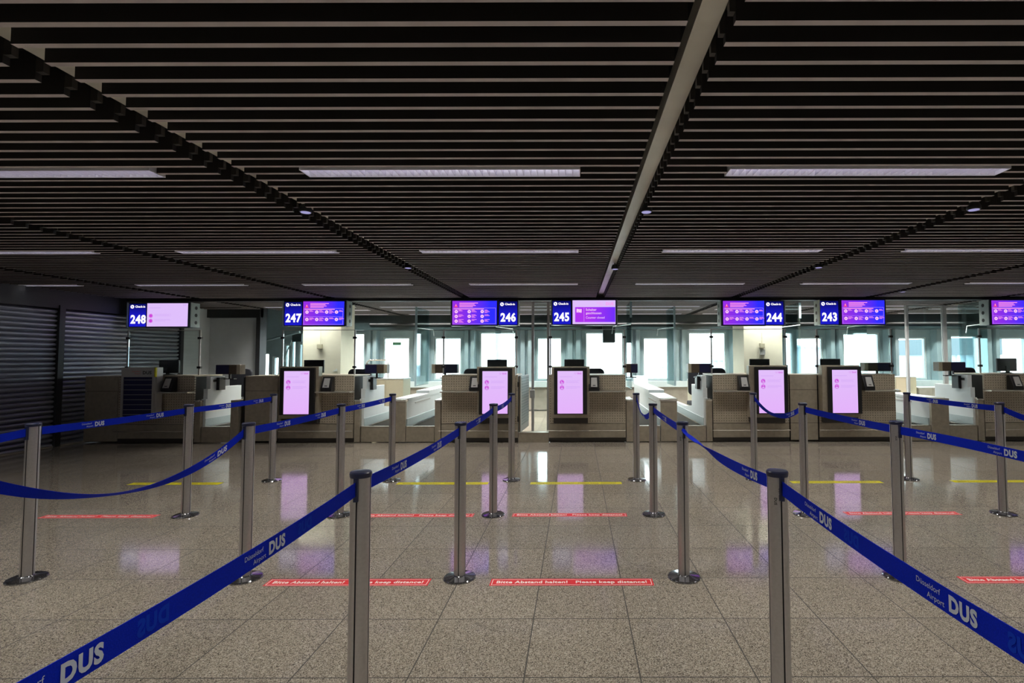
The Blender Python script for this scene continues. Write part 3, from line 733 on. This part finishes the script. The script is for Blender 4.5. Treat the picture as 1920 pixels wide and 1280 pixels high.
# pipes at the far left windows and ducts on the bulkhead
xa = fx(500, 12.8)
for i, (a, b, q, r, lb) in enumerate(((492, 640, 562, 622, 'pale slanting pipe in front of the far left windows'), (520, 705, 546, 640, 'thin slanting pole in front of the far left windows'))):
    pa, pb = at(a, b, 12.7), at(q, r, 12.45 if i == 0 else 12.7)
    if i == 1: pa = pb + (pa-pb)*((pb.z-0.005)/(pb.z-pa.z))
    tag(MB().tube([pa, pb], 0.03 if i == 0 else 0.015).build('slanting_pipe', M['pier']), lb, 'pipe')
tag(MB().box(at(548,600,12.6).x, at(566,600,12.6).x, 12.6, 12.9, 1.75, 1.95).build('duct_box', M['darkteal'], bevel=0.01), 'dark box duct in front of the far left windows', 'duct')
tag(MB().tube([(fx(690, 13.0), 13.052, 2.20), (fx(1900, 13.0), 13.052, 2.20)], 0.03).build('bulkhead_pipe', M['dark']), 'long grey pipe running under the ceiling before the windows', 'pipe')
p = at(1141, 635, 12.8)
tag(MB().box(p.x-0.15, p.x+0.15, 12.6, 12.9, p.z-0.10, CZ+0.005).build('hanging_box', M['darkteal'], bevel=0.02), 'dark teal box hanging before the window behind desk 245', 'box')

# ------------------------------------------------------------------ overhead signs
def sign(num, x_a, x_b, order, content, bracket, y0, y1, lb):
    """order 'NM': number panel left of the monitor, 'MN': monitor left"""
    Y = 9.22; z1, z0 = at((x_a+x_b)/2, y0, Y).z, at((x_a+x_b)/2, y1, Y).z
    xa, xb = at(x_a, 590, Y).x, at(x_b, 590, Y).x; wv = xb-xa; hh = z1-z0
    t = thing('overhead_sign', lb, 'sign', (xa, Y, z0), 'overhead counter signs')
    nw = 0.345; 
    n0, n1 = (0, nw) if order == 'NM' else (wv-nw, wv); m0, m1 = (nw, wv) if order == 'NM' else (0, wv-nw)
    MB().box(n0, n1, 0.0, 0.08, 0, hh).build('number_box', M['cap'], t)
    MB().rect(n0+0.012, n1-0.012, 0.015, hh-0.02, -0.002).build('number_panel', M['bluepanel'], t)
    g = MB(); cx = (n0+n1)/2
    g.text(num, 0.142, lambda u, v: (cx+u, -0.004, 0.075+v), 'CENTER', 0.04, 0.84)
    g.build('number_lettering', M['signwhite'], t); g = MB()
    g.text('Check-in', 0.036, lambda u, v: (n0+0.115+u, -0.004, hh-0.085+v), 'LEFT', 0.035, 0.88)
    g.disc(n0+0.062, hh-0.07, 0.033, -0.004); g.mat(1).rect(n0+0.053, n0+0.071, hh-0.078, hh-0.062, -0.006)
    g.add([(n0+0.045,-0.006,hh-0.052),(n0+0.052,-0.006,hh-0.048),(n0+0.080,-0.006,hh-0.088),(n0+0.073,-0.006,hh-0.092)], [(3,2,1,0)])
    g.build('check_in_lettering', [M['signwhite'], M['bluepanel']], t)
    MB().box(m0, m1, -0.05, 0.05, -0.012, hh+0.012).build('monitor_case', M['cap'], t, bevel=0.004)
    sx0, sx1, sz0, sz1 = m0+0.022, m1-0.022, 0.012, hh-0.014; y = -0.052; sw = sx1-sx0; sh = sz1-sz0
    if content == 'info' or content == 'info9':
        MB().rect(sx0, sx1, sz0, sz1, y).build('screen', M['screenblue'], t)
        g = MB(); yy = y-0.002
        g.mat(2).add([(sx0+0.03, yy, sz1-0.115), (sx0+0.10, yy, sz1-0.115), (sx0+0.065, yy, sz1-0.045)], [(0,1,2)])
        g.mat(1).rect(sx0+0.060, sx0+0.070, sz1-0.095, sz1-0.065, yy-0.001)
        g.mat(0)
        for i, wl in enumerate((0.33, 0.27, 0.29, 0.24)): g.rect(sx0+0.125, sx0+0.125+wl, sz1-0.045-i*0.022, sz1-0.032-i*0.022, yy)
        g.rect(sx0+0.03, sx0+0.56, sz1-0.150, sz1-0.136, yy)
        g.mat(3)
        bx0, bx1, bz0, bz1 = sx0+0.015, sx1-0.02, sz0+0.015, sz1-0.128
        for q in ((bx0, bx1, bz1, bz1+0.004), (bx0, bx1, bz0-0.004, bz0), (bx0, bx0+0.004, bz0, bz1), (bx1-0.004, bx1, bz0, bz1)): g.rect(*q, yy)
        nr, nc = (3, 3) if content == 'info9' else (2, 4)
        if nr == 2: g.rect(bx0, bx1, (bz0+bz1)/2-0.005, (bz0+bz1)/2-0.002, yy)
        for r in range(nr):
            for c in range(nc):
                cx = bx0+0.055+c*(sw-0.03)/(nc+(0 if nc == 4 else 0.3)); cz = bz1-0.062-r*(bz1-bz0-0.025)/nr*(1.0 if nr == 3 else 1.03)
                rr = 0.030
                g.mat(1).disc(cx, cz, rr, yy)
                g.mat(4).rect(cx-0.010, cx+0.010, cz-0.008, cz+0.008, yy-0.001)
                g.mat(0)
                for j in range(3+(c+r) % 3-1): g.rect(cx+0.042, cx+0.042+0.05+0.02*((j*7+c*3+r) % 3), cz+0.024-j*0.016, cz+0.032-j*0.016, yy)
        g.build('screen_graphics', [M['pinktext'], M['palepink'], M['redtri'], M['faint'], M['magenta']], t)
    elif content == 'closed':
        MB().rect(sx0, sx1, sz0, sz1, y).build('screen', M['screenpink'], t)
        MB().rect(sx0+0.045, sx1-0.004, sz0+0.035, sz1-0.12, y-0.002).build('violet_banner', M['violet'], t)
        g = MB(); yy = y-0.004
        g.text('Schalter', 0.040, lambda u, v: (sx0+0.235+u, yy, sz1-0.185+v), bold=0.012); g.text('geschlossen', 0.040, lambda u, v: (sx0+0.235+u, yy, sz1-0.245+v), bold=0.012)
        g.text('Counter closed', 0.040, lambda u, v: (sx0+0.235+u, yy, sz1-0.325+v), squash=0.93)
        g.rect(sx0+0.200, sx0+0.203, sz0+0.045, sz1-0.13, yy)
        for q in (0, 0.032, 0.064): g.rect(sx0+0.07+q, sx0+0.096+q, sz1-0.215, sz1-0.155, yy)
        g.add([(sx0+0.068,yy,sz1-0.16),(sx0+0.082,yy,sz1-0.145),(sx0+0.162,yy,sz1-0.21),(sx0+0.148,yy,sz1-0.225)], [(3,2,1,0)])
        g.mat(1).text('D\u00fcsseldorf', 0.017, lambda u, v: (sx1-0.33+u, yy, sz1-0.055+v)); g.text('Airport', 0.017, lambda u, v: (sx1-0.29+u, yy, sz1-0.088+v))
        g.text('DUS', 0.050, lambda u, v: (sx1-0.035+u, yy, sz1-0.088+v), 'RIGHT', 0.02)
        g.build('screen_graphics', [M['palepink'], M['pinktext']], t)
    else:
        MB().rect(sx0, sx1, sz0, sz1, y).build('screen', M['screenpink'], t)
        g = MB(); yy = y-0.002
        g.disc(sx0+0.07, sz0+0.19, 0.036, yy).disc(sx0+0.07, sz0+0.10, 0.036, yy)
        g.mat(1).ring(sx0+0.07, sz0+0.19, 0.028, 0.031, yy-0.001).ring(sx0+0.07, sz0+0.10, 0.028, 0.031, yy-0.001)
        g.mat(2)
        for zl, wl in ((0.215, 0.30), (0.20, 0.26), (0.185, 0.30), (0.125, 0.28), (0.11, 0.30), (0.095, 0.2)): g.rect(sx0+0.13, sx0+0.13+wl, sz0+zl, sz0+zl+0.004, yy)
        g.rect(sx0+0.04, sx0+0.24, sz1-0.085, sz1-0.078, yy); g.text('DUS', 0.02, lambda u, v: (sx1-0.03+u, yy, sz1-0.04+v), 'RIGHT', 0.02)
        g.build('screen_graphics', [M['magenta'], M['screenpink'], M['faint']], t)
    # side cheeks with cable holes
    for s, x in ((-1, 0), (1, wv)):
        q = sorted((x+s*0.002, x+s*0.014))
        MB().box(q[0], q[1], -0.03, 0.19, 0, hh).build('side_cheek', M['cheek'], t)
        for i in range(3): MB().lathe([(0.032, 0), (0.032, 0.002)], (x+s*0.014 if s > 0 else x-0.016, 0.10, hh*(0.2+0.3*i)), 18, 'X').build('cable_hole', M['black'], t)
    MB().box(0.02, wv-0.02, 0.085, 0.18, 0.0, hh).build('back_box', M['cap'], t)
M['cheek'] = mat('grey_green_cheek', (0.30, 0.36, 0.36), 0.5, 0.1)
sign('248', 241.5, 358.5, 'NM', 'notice', 'R', 567.5, 613.5, 'overhead sign 248 with lilac notice screen beside the shutter')
sign('247', 532.5, 650, 'NM', 'info', 'R', 564, 611, 'overhead sign 247 with blue violet information screen')
sign('246', 847, 971, 'MN', 'info9', None, 563, 610, 'overhead sign 246 with nine icons on its screen')
sign('245', 1035, 1156, 'NM', 'closed', None, 562, 609, 'overhead sign 245 reading Schalter geschlossen, Counter closed')
sign('244', 1352, 1470, 'MN', 'info', None, 563, 610, 'overhead sign 244, the screen left of the number')
sign('243', 1537, 1658, 'NM', 'info', None, 562, 609, 'overhead sign 243 with blue violet information screen')
sign('242', 1853, 1971, 'MN', 'info', None, 562, 609, 'overhead sign cut by the right picture edge')

# ------------------------------------------------------------------ barrier posts
LX = {1: -3.41, 2: -2.07, 3: -0.729, 4: 0.672, 5: 1.99, 6: 3.72}
RY = {'N': 1.895, 'P': 3.30, 'Q': 4.59, 'R': 5.87}
TOP = 0.98
def make_post(lb):
    t = thing('barrier_post', lb, 'barrier post', (0,0,0), 'steel barrier posts')
    mb = MB(); pr = []; r = 0.035; flags = []
    for q in range(4):
        a0 = -math.pi/2 + q*math.pi/2
        hw = 0.075
        pr.append((r*math.cos(a0-hw), r*math.sin(a0-hw))); pr.append(((r-0.006)*math.cos(a0-hw), (r-0.006)*math.sin(a0-hw)))
        pr.append(((r-0.006)*math.cos(a0+hw), (r-0.006)*math.sin(a0+hw))); pr.append((r*math.cos(a0+hw), r*math.sin(a0+hw)))
        for i in range(1, 9):
            a = a0 + hw + (math.pi/2 - 2*hw)*i/9; pr.append((r*math.cos(a), r*math.sin(a)))
    n = len(pr); vs = [(x, y, 0.012) for x, y in pr] + [(x, y, 0.952) for x, y in pr]
    for i in range(n):
        mb.mat(1 if i % 12 in (0, 1, 2) else 0); mb.add([vs[i], vs[(i+1) % n], vs[n+(i+1) % n], vs[n+i]], [(0,1,2,3)])
    mb.mat(0).add(vs[n:], [tuple(range(n))])
    mb.build('post_tube', [M['steel'], M['slot']], t, smooth=True)
    MB().lathe([(0.037, 0.946), (0.0385, 0.952), (0.0385, 0.962), (0.034, 0.966), (0.012, 0.968)], n=32).build('cap', M['cap'], t, smooth=True)
    MB().lathe([(0.100, 0.0), (0.100, 0.006), (0.095, 0.012), (0.06, 0.016), (0.04, 0.020), (0.036, 0.026)], n=48).build('base_plate', M['chrome'], t, smooth=True)
    return t
PL = {
 ('N',3): 'steel barrier post nearest the camera, left one, cut by the bottom edge', ('N',4): 'steel barrier post nearest the camera, right one, cut by the bottom edge',
 ('P',1): 'steel barrier post at the left picture edge before the shutter', ('P',2): 'steel barrier post in the second row holding the upper end of the sagging belt',
 ('P',3): 'steel barrier post in the second row beside the central red strip left end', ('P',4): 'steel barrier post in the second row beside the central red strip right end', ('P',5): 'steel barrier post in the second row right of the near right post',
 ('Q',1): 'steel barrier post in the third row in front of desk 248', ('Q',2): 'steel barrier post in the third row in front of desk 247', ('Q',3): 'steel barrier post in the third row in front of kiosk 246', ('Q',4): 'steel barrier post in the third row in front of the divider right of desk 245', ('Q',5): 'steel barrier post in the third row in front of the cabinet between 244 and 243', ('Q',6): 'steel barrier post in the third row by the right picture edge',
 ('R',1): 'steel barrier post in the back row just left of kiosk 247', ('R',2): 'steel barrier post in the back row in front of the conveyor right of desk 247', ('R',3): 'steel barrier post in the back row at the right side of kiosk 246', ('R',4): 'steel barrier post in the back row in front of the conveyor right of desk 245', ('R',5): 'steel barrier post in the back row left of kiosk 244', ('R',6): 'steel barrier post in the back row right of desk 243',
 ('N',1): 'steel barrier post outside the picture on the far left', ('N',2): 'steel barrier post just outside the left picture edge', ('N',5): 'steel barrier post just outside the right picture edge', ('P',6): 'steel barrier post outside the picture on the right, third row belt end',
 ('M',3): 'steel barrier post beside the camera on the left', ('M',4): 'steel barrier post beside the camera on the right'}
RY['M'] = 0.42
XO = {('N',3): -0.779, ('N',4): 0.724, ('N',2): -2.17, ('M',3): -0.785, ('M',4): 0.74, ('P',1): -3.43, ('P',5): 2.017, ('N',5): 2.03, ('P',3): -0.731, ('P',4): 0.668}
proto = None; PP = {}
for (r, c), lb in PL.items():
    loc = (XO.get((r, c), LX[c]), RY[r], 0); PP[(r, c)] = Vector(loc)
    if proto is None: proto = make_post(lb); proto.location = loc; o = proto
    else: o = dup(proto, loc, lb)
    if (r, c) in (('N',4), ('P',4), ('P',5)):
        # stencil on the tube, reading upwards, wrapped round the surface
        a0 = -math.pi/2 - 0.25
        g = MB(); g.text('OCT 2003', 0.007, lambda u, v: (0.0354*math.cos(a0+v/0.035), 0.0354*math.sin(a0+v/0.035), 0.91-u), bold=0.02)
        g.text('DUS', 0.009, lambda u, v: (0.0354*math.cos(a0-0.42+v/0.035), 0.0354*math.sin(a0-0.42+v/0.035), 0.875-u), bold=0.03)
        g.build('stencil', M['ink'], o)

# ------------------------------------------------------------------ belts
def belt(A, B, lb, sag=0.006, twist=0.0, center=0.5, textphase=0.2, span=0.25, flat=None, noText=False):
    a, b = PP[A].copy(), PP[B].copy(); zc = 0.912
    d = (b-a); d.z = 0; Lh = d.length; u = d.normalized()
    a = a + u*0.036; b = b - u*0.036; L = (b-a).length; side = Vector((0,0,1)).cross(u)   # horizontal, square to the belt
    fs = 1 if side.x*(-1 if a.x > 0 else 1) > 0 else -1
    facing = side*fs                     # towards the middle of the hall
    def P(t):
        p = a.lerp(b, t); p.z = zc - sag*4*t*(1-t); return p
    def th(t): return twist*math.exp(-((t-center)/span)**2) if twist else 0.0
    def S_(t, v, off):
        q = th(t) if 0.02 < t < 0.98 else 0
        W_ = Vector((0,0,math.cos(q))) + facing*math.sin(q); N_ = facing*math.cos(q) - Vector((0,0,math.sin(q)))
        return P(t) + W_*v + N_*off
    N = 48; mb = MB(); hw = 0.0245; th_ = 0.0008
    for i in range(N):
        t0, t1 = i/N, (i+1)/N; c = []
        for t in (t0, t1): c += [S_(t, -hw, th_), S_(t, hw, th_), S_(t, hw, -th_), S_(t, -hw, -th_)]
        mb.add(c, [(0,1,5,4), (1,2,6,5), (2,3,7,6), (3,0,4,7)])
    t = tag(mb.build('barrier_belt', M['belt'], smooth=True), lb, 'barrier belt', 'blue barrier belts')
    # print: reads with the belt seen from the middle of the hall
    rd = facing.cross(Vector((0,0,1))) * -1      # reading direction u x v = facing
    sgn = 1 if rd.dot(u) > 0 else -1
    g = MB(); s0 = textphase
    while s0 < L - 0.30 and not noText:
        def m1(uu, vv, s0=s0): 
            s = (s0+uu) if sgn > 0 else (L-s0-uu)
            return S_(max(0, min(1, s/L)), vv, 0.0022)
        g.text('D\u00fcsseldorf', 0.0115, lambda x, y: m1(x, y+0.003)); g.text('Airport', 0.0115, lambda x, y: m1(0.033+x, y-0.0155))
        g.text('DUS', 0.029, lambda x, y: m1(0.096+x, y-0.0145), bold=0.05, squash=0.86)
        g.build('lettering', M['print'], t); g = MB()
        s0 += 0.53
    if A[0] == 'N' and B[0] == 'M':      # print on the other face, showing faintly through the webbing
        g = MB(); s0 = textphase + 0.235
        while s0 < L - 0.12:
            g.text('DUS', 0.029, lambda x, y: S_(max(0, min(1, ((s0+0.07-x) if sgn > 0 else (L-s0-0.07+x))/L)), y-0.0145, 0.0018), bold=0.05, squash=0.86); s0 += 0.53
            for i, f in enumerate(g.f): g.f[i] = f[::-1]
            g.build('faint_lettering', M['ghost'], t); g = MB()
    # clips
    for e, s in ((a, 1), (b, -1)):
        q = e - u*s*0.003; c = [q + side*x_ + u*s*y_ + Vector((0,0,zz_)) for zz_ in (zc-0.045-0.0, zc+0.036) for x_, y_ in ((-0.007, -0.003), (0.007, -0.003), (0.007, 0.014), (-0.007, 0.014))]
        MB().add(c, [(0,3,2,1),(4,5,6,7),(0,1,5,4),(1,2,6,5),(2,3,7,6),(3,0,4,7)]).build('belt_clip', M['cap'], t)
belt(('R',1), ('Q',1), 'blue belt before desk 248, between third and back row posts', textphase=0.35)
belt(('Q',1), ('P',1), 'taut blue belt on the far left running in front of the timetable board', textphase=0.28)
belt(('P',1), ('N',1), 'blue belt leaving the left picture edge from the leftmost post', sag=0.03, textphase=1.0)
belt(('R',2), ('Q',2), 'blue belt in front of the conveyor right of desk 247', textphase=0.3)
belt(('Q',2), ('P',2), 'blue belt passing below kiosk 247', textphase=0.27)
belt(('P',2), ('N',2), 'deeply sagging blue belt at the left, twisted at its lowest point', sag=0.175, twist=1.25, center=0.66, span=0.30, textphase=1.02)
belt(('R',3), ('Q',3), 'blue belt across the kiosk screen under sign 246', textphase=0.4, sag=0.02)
belt(('Q',3), ('P',3), 'blue belt just below kiosk 246, second to third row', textphase=0.45, sag=0.01)
belt(('P',3), ('N',3), 'blue belt from the near left post back to the second row', textphase=0.25, sag=0.012)
belt(('N',3), ('M',3), 'large blue belt crossing the lower left corner of the picture', textphase=0.255, sag=0.02)
belt(('R',4), ('Q',4), 'short drooping blue belt before the conveyor right of desk 245', sag=0.13, twist=0.5, textphase=0.5)
belt(('Q',4), ('P',4), 'blue belt in front of the divider left of desk 244', textphase=0.5)
belt(('P',4), ('N',4), 'blue belt twisted edge-on behind the near right post', sag=0.03, twist=1.35, center=0.15, span=0.28, textphase=1.02-0.0)
belt(('N',4), ('M',4), 'large blue belt crossing the lower right corner of the picture', textphase=0.19, sag=0.02)
belt(('R',5), ('Q',5), 'drooping blue belt in front of kiosk 244', sag=0.125, twist=0.6, textphase=0.9)
belt(('Q',5), ('P',5), 'blue belt passing below kiosk 243', textphase=0.75)
belt(('P',5), ('N',5), 'blue belt running off the right picture edge from the second row', textphase=0.16, sag=-0.01)
belt(('R',6), ('Q',6), 'taut blue belt before the conveyors at the right', textphase=0.3)
belt(('Q',6), ('P',6), 'blue belt dropping off the right picture edge, third row', sag=0.09, textphase=0.25)

# ------------------------------------------------------------------ floor strips
def strip(px, py, color, lb, x_=None, ww=0.995, hh=0.098):
    p = at(px, py, 5); d = (p - Vector((0,0,H))); tt = -H/d.z; q = Vector((0,0,H)) + d*tt
    t = thing('floor_sticker', lb, 'floor sticker', (q.x, q.y, 0.0006), 'red distance strips on the floor' if color == 'red' else 'yellow distance strips on the floor')
    a, b = ww/2, hh/2
    def hr(mb, x0, x1, y0, y1, z): return mb.add([(x0,y0,z),(x1,y0,z),(x1,y1,z),(x0,y1,z)], [(0,1,2,3)])
    hr(MB(), -a, a, -b, b, 0).build('strip', M[color], t)
    m = MB(); e = 0.010; f = 0.004
    if color == 'red':
        for q_ in ((-a+e, a-e, b-e-f, b-e), (-a+e, a-e, -b+e, -b+e+f), (-a+e, -a+e+f, -b+e+f, b-e-f), (a-e-f, a-e, -b+e+f, b-e-f)): hr(m, *q_, 0.0006)
        m.build('border', M['vwhite'], t)
    tx = 'Bitte Abstand halten!   Please keep distance!'
    MB().text(tx, 0.034, lambda u, v: (u, v-0.016, 0.0006), 'CENTER', 0.03, {'red': 0.98}.get(color, 0.93)).build('lettering', M['vwhite'] if color == 'red' else M['vblack'], t)
    return t
strip(653, 1091.5, 'red', 'red distance strip in the front row behind the near left post')
strip(1072, 1091, 'red', 'red distance strip at the front row centre, fully in view')
strip(1955, 1086.5, 'red', 'red distance strip in the front row cut by the right picture edge')
strip(186, 968, 'red', 'red distance strip in the second row at the left under the sagging belt')
strip(781, 966, 'red', 'red distance strip in the second row left of the centre')
strip(1068, 965, 'red', 'red distance strip in the second row at the centre')
strip(1691, 962, 'red', 'red distance strip in the second row behind a post at the right')
strip(329, 906.5, 'yellow', 'yellow distance strip at the far left before desk 248')
strip(830, 906, 'yellow', 'yellow distance strip before the conveyors left of desk 246')
strip(1080, 905.5, 'yellow', 'yellow distance strip at the centre before desk 245')
strip(1568, 903.5, 'yellow', 'yellow distance strip before kiosk 243')
strip(1870, 902, 'yellow', 'yellow distance strip at the right picture edge')

# ------------------------------------------------------------------ outside
st('ground', MB().box(-60, 60, YB+0.3, 90, -4.2, -4.0), M['ground'])
def shed(a, b, top, Y, lb, roof=False):
    xa, xb = fx(a, Y), fx(b, Y); zt = zz(top, Y); n = int((xb-xa)/0.5)
    t = thing('shed', lb, 'building')
    pr = []
    for i in range(n):
        x = xa + (xb-xa)*i/n; w_ = (xb-xa)/n
        pr += [(x, Y), (x+w_*0.45, Y), (x+w_*0.5, Y-0.12), (x+w_*0.95, Y-0.12)]
    pr += [(xb, Y), (xb, Y+6), (xa, Y+6)]
    MB().prism(pr, -4.0, zt, 'Z').build('cladding', M['shed'], t)
    MB().box(xa-0.2, xb+0.2, Y-0.3, Y+6.2, zt, zt+(1.1 if roof else 0.15)).build('roof', M['roof'] if roof else M['shed'], t)
shed(1492, 1570, 652, 40, 'pale corrugated shed seen through the window under sign 244')
shed(1226, 1262, 688, 44, 'low pale corrugated shed seen through the window right of desk 245')
shed(1330, 1392, 676, 52, 'pale shed seen through the window left of the column at 244')
shed(1770, 1870, 667, 34, 'shed with dark roof seen through the window near the right edge', True)
